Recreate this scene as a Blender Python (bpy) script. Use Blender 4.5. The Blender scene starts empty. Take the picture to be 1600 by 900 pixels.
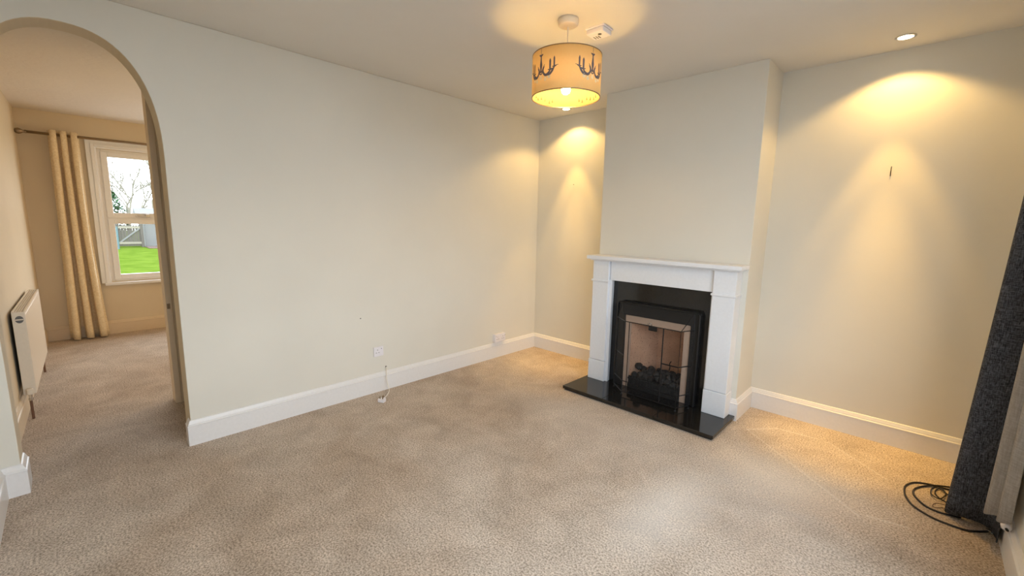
import bpy, bmesh, math, random
from mathutils import Vector, Matrix
PI = math.pi
rnd = random.Random(7)
scn = bpy.context.scene
col = scn.collection

# ------------------------------------------------------------ materials
def new_mat(name):
    m = bpy.data.materials.new(name); m.use_nodes = True
    nt = m.node_tree; b = nt.nodes['Principled BSDF']
    return m, nt, b

def simple(name, c, rough=.6, metal=0., bump=0., bscale=60., spec=.5):
    m, nt, b = new_mat(name)
    b.inputs['Base Color'].default_value = (*c, 1); b.inputs['Roughness'].default_value = rough
    b.inputs['Metallic'].default_value = metal; b.inputs['Specular IOR Level'].default_value = spec
    tc = nt.nodes.new('ShaderNodeTexCoord'); n = nt.nodes.new('ShaderNodeTexNoise')
    n.inputs['Scale'].default_value = bscale; n.inputs['Detail'].default_value = 4
    nt.links.new(tc.outputs['Object'], n.inputs['Vector'])
    mx = nt.nodes.new('ShaderNodeMix'); mx.data_type = 'RGBA'
    mx.inputs[6].default_value = (*[v * .95 for v in c], 1); mx.inputs[7].default_value = (*[min(1, v * 1.04) for v in c], 1)
    nt.links.new(n.outputs['Fac'], mx.inputs[0]); nt.links.new(mx.outputs[2], b.inputs['Base Color'])
    if bump:
        bp = nt.nodes.new('ShaderNodeBump'); bp.inputs['Strength'].default_value = bump; bp.inputs['Distance'].default_value = .002
        nt.links.new(n.outputs['Fac'], bp.inputs['Height']); nt.links.new(bp.outputs[0], b.inputs['Normal'])
    return m

def plaster(name, c, bump=.25, scale=9., big=.96):
    m, nt, b = new_mat(name); L = nt.links.new
    g = nt.nodes.new('ShaderNodeNewGeometry')
    n1 = nt.nodes.new('ShaderNodeTexNoise'); n1.inputs['Scale'].default_value = 1.7; n1.inputs['Detail'].default_value = 5
    n2 = nt.nodes.new('ShaderNodeTexNoise'); n2.inputs['Scale'].default_value = scale; n2.inputs['Detail'].default_value = 6
    L(g.outputs['Position'], n1.inputs['Vector']); L(g.outputs['Position'], n2.inputs['Vector'])
    r = nt.nodes.new('ShaderNodeValToRGB'); r.color_ramp.elements[0].position = .35; r.color_ramp.elements[1].position = .65
    r.color_ramp.elements[0].color = (*[v * big for v in c], 1); r.color_ramp.elements[1].color = (*c, 1)
    L(n1.outputs['Fac'], r.inputs[0]); L(r.outputs[0], b.inputs['Base Color'])
    bp = nt.nodes.new('ShaderNodeBump'); bp.inputs['Strength'].default_value = bump; bp.inputs['Distance'].default_value = .004
    L(n2.outputs['Fac'], bp.inputs['Height']); L(bp.outputs[0], b.inputs['Normal'])
    b.inputs['Roughness'].default_value = .75; b.inputs['Specular IOR Level'].default_value = .3
    return m

M = {}
M['wall'] = plaster('cream wall paint', (.74, .72, .65))
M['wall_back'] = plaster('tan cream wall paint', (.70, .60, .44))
M['ceiling'] = plaster('ceiling paint', (.76, .735, .69), .2, 14)
M['ceiling_tex'] = plaster('textured ceiling paint', (.80, .73, .63), .9, 26)
M['skirt'] = simple('white gloss skirting paint', (.79, .785, .785), .33)
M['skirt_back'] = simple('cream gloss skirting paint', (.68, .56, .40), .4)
M['mantel'] = simple('white satin mantel paint', (.78, .81, .86), .42)
M['plastic'] = simple('white plastic', (.82, .80, .84), .35)
M['plastic_lamplit'] = simple('white plastic tinted by lamp glow', (.84, .76, .60), .4)  # the bulb's yellow light on the ceiling rose is put into this colour
M['upvc'] = simple('white window frame plastic', (.86, .86, .86), .35)
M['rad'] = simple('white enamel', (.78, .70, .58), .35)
M['dark'] = simple('dark shadow gap metal', (.03, .028, .025), .6)
M['slot'] = simple('black slot', (.02, .02, .02), .6)
M['copper'] = simple('dull copper pipe', (.22, .13, .09), .4, .7)
M['chrome'] = simple('chrome', (.75, .73, .7), .2, 1.)
M['brass'] = simple('antique brass', (.30, .22, .14), .35, .8)
M['iron'] = simple('black iron', (.018, .018, .018), .45, .3)
M['rod'] = simple('black wire', (.02, .02, .022), .35, .6)
M['cable'] = simple('black cable', (.015, .013, .015), .45)
M['whitecable'] = simple('white cable', (.78, .74, .66), .45)
M['trimbeige'] = simple('champagne metal trim', (.58, .44, .35), .45, .15)
M['coal'] = simple('black coal', (.022, .021, .02), .75, 0, 1., 40)
M['door'] = simple('painted door lining', (.76, .64, .48), .45, 0, .3, 25)
M['wood'] = simple('weathered gate timber', (.085, .075, .06), .8)
M['bark'] = simple('grey bark', (.22, .20, .15), .9)
M['leaf'] = simple('green leaves', (.03, .085, .025), .6, 0, 0, 6)
M['render'] = simple('pale grey rendered wall', (.16, .16, .15), .8)
M['slate'] = simple('pale shed roof', (.13, .13, .13), .7)
M['blueplastic'] = simple('pale blue plastic', (.07, .13, .14), .5)

# carpet
def carpet():
    m, nt, b = new_mat('beige twist pile carpet'); L = nt.links.new; N = nt.nodes.new
    g = N('ShaderNodeNewGeometry')
    def noise(scale, detail=3, rough=.5, dist=0):
        n = N('ShaderNodeTexNoise'); n.inputs['Scale'].default_value = scale; n.inputs['Detail'].default_value = detail
        n.inputs['Roughness'].default_value = rough; n.inputs['Distortion'].default_value = dist
        L(g.outputs['Position'], n.inputs['Vector']); return n
    fine = noise(125, 3, .75); mid = noise(5.0, 5, .6, .6); big = noise(1.15, 4, .55, .8)
    def ramp(src, p0, c0, p1, c1):
        r = N('ShaderNodeValToRGB'); e = r.color_ramp.elements; e[0].position = p0; e[0].color = (*c0, 1); e[1].position = p1; e[1].color = (*c1, 1)
        L(src, r.inputs[0]); return r
    base = ramp(big.outputs['Fac'], .38, (.475, .385, .30), .62, (.56, .485, .405))
    m2 = ramp(mid.outputs['Fac'], .33, (.86, .84, .82), .68, (1.12, 1.12, 1.12))
    m3 = ramp(fine.outputs['Fac'], .36, (.42, .39, .36), .60, (1.26, 1.27, 1.29))
    def mul(a, c):
        x = N('ShaderNodeMix'); x.data_type = 'RGBA'; x.blend_type = 'MULTIPLY'; x.inputs[0].default_value = 1
        L(a, x.inputs[6]); L(c, x.inputs[7]); return x.outputs[2]
    c = mul(mul(base.outputs[0], m2.outputs[0]), m3.outputs[0])
    # soft paler ovals and crease lines left by furniture, each with a shape of its own on the floor
    sep = N('ShaderNodeSeparateXYZ'); L(g.outputs['Position'], sep.inputs[0])
    def mth(op, a, bb=None, cc=None):
        x = N('ShaderNodeMath'); x.operation = op
        for i, v in enumerate((a, bb, cc)):
            if v is None: continue
            if hasattr(v, 'links') or hasattr(v, 'is_linked'): L(v, x.inputs[i])
            else: x.inputs[i].default_value = v
        return x.outputs[0]
    X, Y = sep.outputs[0], sep.outputs[1]
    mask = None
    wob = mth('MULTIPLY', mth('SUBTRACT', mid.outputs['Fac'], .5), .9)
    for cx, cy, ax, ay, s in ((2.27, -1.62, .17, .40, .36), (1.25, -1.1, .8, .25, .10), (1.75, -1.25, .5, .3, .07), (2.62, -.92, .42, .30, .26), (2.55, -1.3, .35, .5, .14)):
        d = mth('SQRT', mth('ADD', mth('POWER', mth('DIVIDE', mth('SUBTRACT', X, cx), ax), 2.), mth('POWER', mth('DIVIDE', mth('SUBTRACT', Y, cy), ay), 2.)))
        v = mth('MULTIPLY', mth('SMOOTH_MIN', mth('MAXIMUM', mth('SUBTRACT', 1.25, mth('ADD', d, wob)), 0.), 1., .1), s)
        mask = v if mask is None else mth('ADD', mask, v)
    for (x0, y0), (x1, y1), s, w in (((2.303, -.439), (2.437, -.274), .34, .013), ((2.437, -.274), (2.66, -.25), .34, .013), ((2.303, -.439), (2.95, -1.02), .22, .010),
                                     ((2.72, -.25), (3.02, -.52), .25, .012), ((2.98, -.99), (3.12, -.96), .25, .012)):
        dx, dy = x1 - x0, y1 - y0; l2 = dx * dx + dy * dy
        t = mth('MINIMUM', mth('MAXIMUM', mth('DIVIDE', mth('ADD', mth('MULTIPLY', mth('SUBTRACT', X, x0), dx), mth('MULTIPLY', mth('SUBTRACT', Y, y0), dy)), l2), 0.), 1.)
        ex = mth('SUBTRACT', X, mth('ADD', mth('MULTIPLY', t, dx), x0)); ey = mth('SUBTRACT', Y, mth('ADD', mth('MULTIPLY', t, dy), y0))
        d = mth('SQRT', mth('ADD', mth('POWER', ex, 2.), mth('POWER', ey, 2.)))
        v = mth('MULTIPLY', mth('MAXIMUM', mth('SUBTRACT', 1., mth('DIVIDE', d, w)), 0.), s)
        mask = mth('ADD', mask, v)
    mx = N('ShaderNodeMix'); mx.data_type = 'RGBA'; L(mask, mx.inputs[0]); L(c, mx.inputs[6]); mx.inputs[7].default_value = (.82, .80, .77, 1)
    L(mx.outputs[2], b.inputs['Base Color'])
    bp = N('ShaderNodeBump'); bp.inputs['Strength'].default_value = .55; bp.inputs['Distance'].default_value = .006
    L(fine.outputs['Fac'], bp.inputs['Height']); L(bp.outputs[0], b.inputs['Normal'])
    b.inputs['Roughness'].default_value = .95; b.inputs['Specular IOR Level'].default_value = .1
    b.inputs['Sheen Weight'].default_value = .12; b.inputs['Sheen Roughness'].default_value = .5
    return m
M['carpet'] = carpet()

def granite():
    m, nt, b = new_mat('polished black granite'); L = nt.links.new
    tc = nt.nodes.new('ShaderNodeTexCoord'); n = nt.nodes.new('ShaderNodeTexNoise'); n.inputs['Scale'].default_value = 420; n.inputs['Detail'].default_value = 2
    L(tc.outputs['Object'], n.inputs['Vector'])
    r = nt.nodes.new('ShaderNodeValToRGB'); r.color_ramp.elements[0].position = .55; r.color_ramp.elements[0].color = (.010, .009, .008, 1)
    r.color_ramp.elements[1].position = .8; r.color_ramp.elements[1].color = (.05, .047, .042, 1)
    L(n.outputs['Fac'], r.inputs[0]); L(r.outputs[0], b.inputs['Base Color'])
    b.inputs['Roughness'].default_value = .09; b.inputs['Specular IOR Level'].default_value = .6
    return m
M['granite'] = granite()

def firebrick():
    m, nt, b = new_mat('speckled fire brick'); L = nt.links.new
    tc = nt.nodes.new('ShaderNodeTexCoord')
    n = nt.nodes.new('ShaderNodeTexNoise'); n.inputs['Scale'].default_value = 90; n.inputs['Detail'].default_value = 4
    n2 = nt.nodes.new('ShaderNodeTexNoise'); n2.inputs['Scale'].default_value = 7
    L(tc.outputs['Object'], n.inputs['Vector']); L(tc.outputs['Object'], n2.inputs['Vector'])
    r = nt.nodes.new('ShaderNodeValToRGB'); e = r.color_ramp.elements
    e[0].position = .30; e[0].color = (.18, .09, .06, 1); e[1].position = .40; e[1].color = (.70, .45, .31, 1)
    L(n.outputs['Fac'], r.inputs[0])
    r2 = nt.nodes.new('ShaderNodeValToRGB'); r2.color_ramp.elements[0].color = (.75, .7, .66, 1); r2.color_ramp.elements[1].color = (1.2, 1.15, 1.1, 1)
    L(n2.outputs['Fac'], r2.inputs[0])
    x = nt.nodes.new('ShaderNodeMix'); x.data_type = 'RGBA'; x.blend_type = 'MULTIPLY'; x.inputs[0].default_value = 1
    L(r.outputs[0], x.inputs[6]); L(r2.outputs[0], x.inputs[7]); L(x.outputs[2], b.inputs['Base Color'])
    b.inputs['Roughness'].default_value = .9
    return m
M['brick'] = firebrick()

def weave(name, c0, c1, scale, trans=0.):
    m, nt, b = new_mat(name); L = nt.links.new; N = nt.nodes.new
    tc = N('ShaderNodeTexCoord')
    def sc(v):
        mp = N('ShaderNodeMapping'); mp.inputs['Scale'].default_value = v; L(tc.outputs['Object'], mp.inputs['Vector'])
        n = N('ShaderNodeTexNoise'); n.inputs['Scale'].default_value = 1; n.inputs['Detail'].default_value = 2; L(mp.outputs[0], n.inputs['Vector']); return n
    a = sc((scale * 4, scale * 4, scale * .35)); c = sc((scale * .5, scale * .5, scale * 4))
    ad = N('ShaderNodeMath'); ad.operation = 'ADD'; L(a.outputs['Fac'], ad.inputs[0]); L(c.outputs['Fac'], ad.inputs[1])
    ml = N('ShaderNodeMath'); ml.operation = 'MULTIPLY'; L(ad.outputs[0], ml.inputs[0]); ml.inputs[1].default_value = .5
    r = N('ShaderNodeValToRGB'); e = r.color_ramp.elements; e[0].position = .42; e[0].color = (*c0, 1); e[1].position = .62; e[1].color = (*c1, 1)
    L(ml.outputs[0], r.inputs[0]); L(r.outputs[0], b.inputs['Base Color'])
    bp = N('ShaderNodeBump'); bp.inputs['Strength'].default_value = .4; bp.inputs['Distance'].default_value = .002
    L(ml.outputs[0], bp.inputs['Height']); L(bp.outputs[0], b.inputs['Normal'])
    b.inputs['Roughness'].default_value = .9; b.inputs['Specular IOR Level'].default_value = .15
    if trans:
        t = N('ShaderNodeBsdfTranslucent'); L(r.outputs[0], t.inputs[0]); mx = N('ShaderNodeMixShader'); mx.inputs[0].default_value = trans
        out = nt.nodes['Material Output']; L(b.outputs[0], mx.inputs[1]); L(t.outputs[0], mx.inputs[2]); L(mx.outputs[0], out.inputs[0])
    return m
M['darkcurtain'] = weave('charcoal woven curtain', (.014, .015, .019), (.13, .135, .155), 135)
M['lining'] = weave('off white curtain lining', (.50, .47, .44), (.64, .62, .60), 60, .45)

def damask():
    m, nt, b = new_mat('gold damask curtain fabric'); L = nt.links.new; N = nt.nodes.new
    tc = N('ShaderNodeTexCoord')
    mu = N('ShaderNodeTexNoise'); mu.inputs['Scale'].default_value = 34; mu.inputs['Detail'].default_value = 1.5; mu.inputs['Distortion'].default_value = 2.5
    L(tc.outputs['Object'], mu.inputs['Vector'])
    r = N('ShaderNodeValToRGB'); e = r.color_ramp.elements; e[0].position = .47; e[0].color = (.76, .61, .38, 1); e[1].position = .53; e[1].color = (.84, .70, .47, 1)
    L(mu.outputs['Fac'], r.inputs[0]); L(r.outputs[0], b.inputs['Base Color'])
    b.inputs['Roughness'].default_value = .7; b.inputs['Sheen Weight'].default_value = .2
    return m
M['damask'] = damask()

def shade_mat():
    m, nt, b = new_mat('cream lampshade fabric'); L = nt.links.new; N = nt.nodes.new
    out = nt.nodes['Material Output']
    tc = N('ShaderNodeTexCoord'); n = N('ShaderNodeTexNoise'); n.inputs['Scale'].default_value = 180; L(tc.outputs['Object'], n.inputs['Vector'])
    r = N('ShaderNodeValToRGB'); r.color_ramp.elements[0].color = (.95, .75, .38, 1); r.color_ramp.elements[1].color = (.98, .82, .47, 1); L(n.outputs['Fac'], r.inputs[0])
    d = N('ShaderNodeBsdfDiffuse'); t = N('ShaderNodeBsdfTranslucent'); L(r.outputs[0], d.inputs[0]); L(r.outputs[0], t.inputs[0])
    mx = N('ShaderNodeMixShader'); mx.inputs[0].default_value = .5
    L(d.outputs[0], mx.inputs[1]); L(t.outputs[0], mx.inputs[2]); L(mx.outputs[0], out.inputs[0])
    return m
M['shade'] = shade_mat()
M['print'] = simple('grey shade print', (.13, .12, .14), .5)
M['printdrop'] = simple('dark drop print', (.22, .13, .05), .6)
def trans_mat(name, c, f):
    m, nt, b = new_mat(name); L = nt.links.new; N = nt.nodes.new; out = nt.nodes['Material Output']
    tc = N('ShaderNodeTexCoord'); n = N('ShaderNodeTexNoise'); n.inputs['Scale'].default_value = 30; L(tc.outputs['Object'], n.inputs['Vector'])
    r = N('ShaderNodeValToRGB'); r.color_ramp.elements[0].color = (*c, 1); r.color_ramp.elements[1].color = (*c, 1); L(n.outputs['Fac'], r.inputs[0])
    t = N('ShaderNodeBsdfTranslucent'); d = N('ShaderNodeBsdfDiffuse'); L(r.outputs[0], t.inputs[0]); L(r.outputs[0], d.inputs[0])
    mx = N('ShaderNodeMixShader'); mx.inputs[0].default_value = f; L(d.outputs[0], mx.inputs[1]); L(t.outputs[0], mx.inputs[2]); L(mx.outputs[0], out.inputs[0])
    return m
M['palebead'] = trans_mat('pale drop print', (.97, .95, .75), .5)

def emit(name, c, s):
    m, nt, b = new_mat(name); b.inputs['Base Color'].default_value = (1, 1, 1, 1)
    b.inputs['Emission Color'].default_value = (*c, 1); b.inputs['Emission Strength'].default_value = s
    return m
M['bulb'] = emit('glowing bulb glass', (1, .60, .17), 230)
M['lens'] = emit('glowing lamp lens', (1, .88, .66), 12)

def glass(name='clear window glass'):
    m, nt, b = new_mat(name); L = nt.links.new; N = nt.nodes.new; out = nt.nodes['Material Output']
    t = N('ShaderNodeBsdfTransparent'); g = N('ShaderNodeBsdfGlossy'); g.inputs['Roughness'].default_value = .02
    lw = N('ShaderNodeLayerWeight'); lw.inputs[0].default_value = .5; pw = N('ShaderNodeMath'); pw.operation = 'POWER'; pw.inputs[1].default_value = 5
    L(lw.outputs['Facing'], pw.inputs[0]); f = N('ShaderNodeMath'); f.operation = 'MULTIPLY_ADD'; f.inputs[1].default_value = .5; f.inputs[2].default_value = .02
    L(pw.outputs[0], f.inputs[0]); mx = N('ShaderNodeMixShader')
    L(f.outputs[0], mx.inputs[0]); L(t.outputs[0], mx.inputs[1]); L(g.outputs[0], mx.inputs[2]); L(mx.outputs[0], out.inputs[0])
    return m
M['glass'] = glass()

def mesh_mat():
    m, nt, b = new_mat('fine black spark mesh'); L = nt.links.new; N = nt.nodes.new; out = nt.nodes['Material Output']
    t = N('ShaderNodeBsdfTransparent'); b.inputs['Base Color'].default_value = (.035, .035, .04, 1); b.inputs['Roughness'].default_value = .5
    b.inputs['Metallic'].default_value = .4
    tc = N('ShaderNodeTexCoord'); n = N('ShaderNodeTexNoise'); n.inputs['Scale'].default_value = 14; L(tc.outputs['Object'], n.inputs['Vector'])
    r = N('ShaderNodeMapRange'); r.inputs[3].default_value = .17; r.inputs[4].default_value = .27; L(n.outputs['Fac'], r.inputs[0])
    mx = N('ShaderNodeMixShader'); L(r.outputs[0], mx.inputs[0]); L(t.outputs[0], mx.inputs[1]); L(b.outputs[0], mx.inputs[2]); L(mx.outputs[0], out.inputs[0])
    return m
M['mesh'] = mesh_mat()

def grass():
    m, nt, b = new_mat('lawn grass'); L = nt.links.new; N = nt.nodes.new
    g = N('ShaderNodeNewGeometry'); n = N('ShaderNodeTexNoise'); n.inputs['Scale'].default_value = 2.5; n.inputs['Detail'].default_value = 8
    L(g.outputs['Position'], n.inputs['Vector'])
    r = N('ShaderNodeValToRGB'); e = r.color_ramp.elements; e[0].position = .35; e[0].color = (.060, .098, .010, 1); e[1].position = .7; e[1].color = (.092, .134, .018, 1)
    L(n.outputs['Fac'], r.inputs[0]); L(r.outputs[0], b.inputs['Base Color']); b.inputs['Roughness'].default_value = 1.; b.inputs['Specular IOR Level'].default_value = 0.
    return m
M['grass'] = grass()
M['paving'] = simple('grey paving', (.30, .29, .28), .9, 0, .4, 5)
M['soil'] = simple('leafy brown soil', (.10, .06, .045), .9, 0, .5, 8)

# ------------------------------------------------------------ mesh helpers
def obj(name, bm, mat, parent=None, smooth=False, bevel=0., seg=2):
    me = bpy.data.meshes.new(name)
    bmesh.ops.recalc_face_normals(bm, faces=bm.faces)
    bm.to_mesh(me); bm.free(); me.materials.append(mat)
    o = bpy.data.objects.new(name, me); col.objects.link(o)
    if parent: o.parent = parent
    if smooth:
        for p in me.polygons: p.use_smooth = True
    if bevel:
        b = o.modifiers.new('bevel', 'BEVEL'); b.width = bevel; b.segments = seg; b.limit_method = 'ANGLE'; b.angle_limit = .6
    return o
def box(bm, x0, x1, y0, y1, z0, z1, mtx=None):
    vs = [bm.verts.new(v) for v in ((x0,y0,z0),(x1,y0,z0),(x1,y1,z0),(x0,y1,z0),(x0,y0,z1),(x1,y0,z1),(x1,y1,z1),(x0,y1,z1))]
    for f in ((0,1,2,3),(4,5,6,7),(0,1,5,4),(1,2,6,5),(2,3,7,6),(3,0,4,7)): bm.faces.new([vs[i] for i in f])
    if mtx: bmesh.ops.transform(bm, matrix=mtx, verts=vs)
    return bm
def B(*a, **k): return box(bmesh.new(), *a, **k)
def prism(bm, pts, d):
    """closed outline pts extruded by vector d"""
    d = Vector(d); a = [bm.verts.new(p) for p in pts]; b = [bm.verts.new(Vector(p) + d) for p in pts]
    bm.faces.new(a); bm.faces.new(b[::-1])
    for i in range(len(a)): j = (i + 1) % len(a); bm.faces.new((a[i], a[j], b[j], b[i]))
    return bm
def ring_lathe(bm, prof, c=(0,0,0), n=32, closed=False):
    """prof [(r,z)]"""
    rows = []
    for r, z in prof:
        rows.append([bm.verts.new((c[0] + r * math.cos(2*PI*i/n), c[1] + r * math.sin(2*PI*i/n), c[2] + z)) for i in range(n)])
    m = len(rows)
    for k in range(m if closed else m - 1):
        a, b = rows[k], rows[(k + 1) % m]
        for i in range(n): bm.faces.new((a[i], a[(i+1)%n], b[(i+1)%n], b[i]))
    if not closed:
        for row in (rows[0], rows[-1]):
            if True: bm.faces.new(row)
    return bm
def tube(bm, pts, r, n=8, cap=True):
    pts = [Vector(p) for p in pts]; rr = r if isinstance(r, (list, tuple)) else [r] * len(pts)
    rows = []; up = None
    for i, p in enumerate(pts):
        t = (pts[min(i+1, len(pts)-1)] - pts[max(i-1, 0)]).normalized()
        if up is None: up = t.orthogonal().normalized()
        up = (up - t * up.dot(t)); up = up.normalized() if up.length > 1e-6 else t.orthogonal().normalized()
        s = t.cross(up)
        rows.append([bm.verts.new(p + (up * math.cos(2*PI*k/n) + s * math.sin(2*PI*k/n)) * rr[i]) for k in range(n)])
    for a, b in zip(rows, rows[1:]):
        for k in range(n): bm.faces.new((a[k], a[(k+1)%n], b[(k+1)%n], b[k]))
    if cap: bm.faces.new(rows[0]); bm.faces.new(rows[-1][::-1])
    return bm
def spline(pts, k=6):
    P = [Vector(p) for p in pts]; out = []
    for i in range(len(P) - 1):
        p0, p1, p2, p3 = P[max(i-1,0)], P[i], P[i+1], P[min(i+2, len(P)-1)]
        for j in range(k):
            t = j / k
            out.append(.5 * ((2*p1) + (p2-p0)*t + (2*p0-5*p1+4*p2-p3)*t*t + (3*p1-p0-3*p2+p3)*t**3))
    out.append(P[-1]); return out
def sweep(bm, prof, path, side=1):
    """profile [(d,z)] swept along xy path with mitres; d is measured to the left (side=1) of the travel direction"""
    P = [Vector((p[0], p[1])) for p in path]; rows = []
    for i, p in enumerate(P):
        ns = []
        if i > 0: t = (P[i] - P[i-1]).normalized(); ns.append(Vector((-t.y, t.x)) * side)
        if i < len(P) - 1: t = (P[i+1] - P[i]).normalized(); ns.append(Vector((-t.y, t.x)) * side)
        if len(ns) == 2:
            m = (ns[0] + ns[1]); m = m / m.length; m = m / max(.3, m.dot(ns[0]))
        else: m = ns[0]
        rows.append([bm.verts.new((p.x + m.x * d, p.y + m.y * d, z)) for d, z in prof])
    for a, b in zip(rows, rows[1:]):
        for k in range(len(prof)): j = (k + 1) % len(prof); bm.faces.new((a[k], a[j], b[j], b[k]))
    bm.faces.new(rows[0]); bm.faces.new(rows[-1][::-1])
    return bm
def thing(name, label, cat, loc=(0,0,0), rotz=0., group=None):
    o = bpy.data.objects.new(name, None); col.objects.link(o); o.location = loc; o.rotation_euler = (0, 0, rotz)
    o.empty_display_size = .1
    o['label'] = label; o['category'] = cat
    if group: o['group'] = group
    return o
def tag(o, label, cat, group=None, kind=None):
    o['label'] = label; o['category'] = cat
    if group: o['group'] = group
    if kind: o['kind'] = kind
    return o
def struct(o, label=None):
    o['kind'] = 'structure'
    if label: o['label'] = label
    return o

# ------------------------------------------------------------ room dimensions
H = 2.4; D = .347; X1, X2 = 1.014, 2.189; W = 3.432; NY = -3.85; BX = -3.651; T = .155

# floor
bm = bmesh.new(); box(bm, BX - .1, W + .12, NY - .1, .1, -.12, 0)
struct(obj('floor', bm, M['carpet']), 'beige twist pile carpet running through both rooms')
# ceilings
struct(obj('ceiling', B(0, W + .12, NY - .1, .1, H, H + .12), M['ceiling']), 'plain painted ceiling above the fireplace room')
struct(obj('ceiling', B(BX - .1, 0, NY - .15, .1, H, H + .12), M['ceiling_tex']), 'textured ceiling of the room beyond the arch')

# wall with the arch
ca, ha = -3.445, .335
arch = []
for i in range(0, 41):
    th = PI * i / 40; n = 2.4
    c, s = math.cos(th), math.sin(th)
    y = ca + ha * (abs(c) ** (2/n)) * (1 if c > 0 else -1); z = 1.66 + .585 * (abs(s) ** (2/n))
    arch.append((y, z))
out = [(0, .1, 0), (0, .1, H), (0, NY - .1, H), (0, NY - .1, 0), (0, ca - ha, 0)] + [(0, y, z) for y, z in reversed(arch)] + [(0, ca + ha, 0)]
bm = prism(bmesh.new(), out, (-T, 0, 0))
wl = struct(obj('wall_left', bm, M['wall'], bevel=.004), 'long cream wall with a tall arched opening')
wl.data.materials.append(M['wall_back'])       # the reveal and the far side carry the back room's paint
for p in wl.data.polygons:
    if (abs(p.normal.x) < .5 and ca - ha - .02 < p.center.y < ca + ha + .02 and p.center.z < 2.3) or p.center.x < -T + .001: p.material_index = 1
# far wall, chimney breast, right wall, near wall
struct(obj('wall_far', B(-T, W + .1, 0, .1, 0, H), M['wall']), 'cream wall behind both alcoves')
rx0, rx1, rz = 1.335, 1.85, .66
pts = [(X1, 0, 0), (X1, 0, H), (X2, 0, H), (X2, 0, 0), (rx1, 0, 0), (rx1, 0, rz), (rx0, 0, rz), (rx0, 0, 0)]
bm = prism(bmesh.new(), [(x, -D, z) for x, y, z in pts], (0, D + .01, 0))
struct(obj('wall_chimney', bm, M['wall'], bevel=.003), 'projecting cream chimney breast')
wy0, wy1, wz0, wz1 = -3.70, -1.28, .50, 2.24
bm = bmesh.new()
box(bm, W, W + .12, NY - .1, 0, 0, wz0); box(bm, W, W + .12, NY - .1, 0, wz1, H)
box(bm, W, W + .12, NY - .1, wy0, wz0, wz1); box(bm, W, W + .12, wy1, 0, wz0, wz1)
struct(obj('wall_right', bm, M['wall']), 'cream wall with the curtained window')
struct(obj('wall_near', B(0, W + .1, NY - .1, NY, 0, H), M['wall']))
# back room walls
bm = bmesh.new(); prism(bm, [(-T, -3.858, 0), (BX - .05, -3.771, 0), (BX - .05, -3.98, 0), (-T, -3.98, 0)], (0, 0, H))
struct(obj('wall_radiator', bm, M['wall_back']), 'tan wall behind the radiator beyond the arch')
by0, by1, bz0, bz1 = -3.20, -1.75, .60, 2.08
fy0, fy1 = -1.40, -.15
bm = bmesh.new()
box(bm, BX - .16, BX, NY - .1, fy0, 0, bz0); box(bm, BX - .16, BX, fy1, .1, 0, bz0); box(bm, BX - .16, BX, NY - .1, .1, bz1, H)
box(bm, BX - .16, BX, NY - .1, by0, bz0, bz1); box(bm, BX - .16, BX, by1, fy0, bz0, bz1); box(bm, BX - .16, BX, fy1, .1, bz0, bz1)
struct(obj('wall_window', bm, M['wall_back']), 'tan wall with the garden window beyond the arch')
struct(obj('wall_back_far', B(BX, -T, 0, .1, 0, H), M['wall_back']))
# partition past the arch with its timber lining and latch keep
struct(obj('wall_partition', B(-.90, -.79, -3.04, 0, 0, H), M['wall_back']), 'short partition seen through the arch')
dl = struct(obj('trim_1', B(-.905, -.785, -3.076, -3.04, 0, 2.38), M['door'], bevel=.003), 'tan painted timber lining on the partition end')
bm = B(-.784, -.780, -3.071, -3.054, .705, .742)
obj('latch_keep', bm, M['brass'], dl)

# skirting boards
prof = [(0, 0), (.0185, 0), (.0185, .117), (.0205, .121), (.0185, .1245), (.0140, .127), (.0135, .132), (.0095, .141), (.006, .150), (0, .153)]
bm = bmesh.new(); sweep(bm, prof, [(0, 0), (0, ca + ha), (-.05, ca + ha)], 1)
struct(obj('baseboard_left', bm, M['skirt']), 'white skirting along the arch wall')
bm = bmesh.new(); sweep(bm, prof, [(X1, -D + .0), (X1, 0), (0, 0)], 1)
struct(obj('baseboard_far_left', bm, M['skirt']))
bm = bmesh.new(); sweep(bm, prof, [(W, 0), (X2, 0), (X2, -D), (X2 - .03, -D)], 1)
struct(obj('baseboard_far_right', bm, M['skirt']))
bm = bmesh.new(); sweep(bm, prof, [(W, NY), (W, 0)], 1)
struct(obj('baseboard_right', bm, M['skirt']))
bm = bmesh.new(); sweep(bm, prof, [(-.145, ca - ha), (0, ca - ha), (0, NY), (W, NY)], 1)
struct(obj('baseboard_near', bm, M['skirt']), 'white skirting wrapped round the arch pier')
bm = bmesh.new(); sweep(bm, prof, [(BX, fy0 - .02), (BX, -3.772), (-T, -3.858)], 1)
struct(obj('baseboard_back', bm, M['skirt_back']), 'cream skirting in the room beyond the arch')

# ------------------------------------------------------------ garden window (beyond arch)
def sash(parent, x, y0, y1, z0, z1, w, name='sash', d=.045):
    bm = bmesh.new()
    box(bm, x - d, x, y0, y0 + w, z0, z1); box(bm, x - d, x, y1 - w, y1, z0, z1)
    box(bm, x - d, x, y0 + w, y1 - w, z0, z0 + w); box(bm, x - d, x, y0 + w, y1 - w, z1 - w, z1)
    s = obj(name, bm, M['upvc'], parent, bevel=.004)
    obj('pane', B(x - d * .5 - .004, x - d * .5 + .004, y0 + w - .005, y1 - w + .005, z0 + w - .005, z1 - w + .005), M['glass'], s)
    return s
wn = bpy.data.objects.new('window_1', None); col.objects.link(wn); wn.location = (BX, (by0 + by1) / 2, bz0); struct(wn, 'white two-light window onto the garden')
wn_inv = Matrix.Translation(Vector((-BX, -(by0 + by1) / 2, -bz0)))
def wp(o): o.matrix_parent_inverse = wn_inv; return o
bm = bmesh.new(); x = BX - .03
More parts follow.
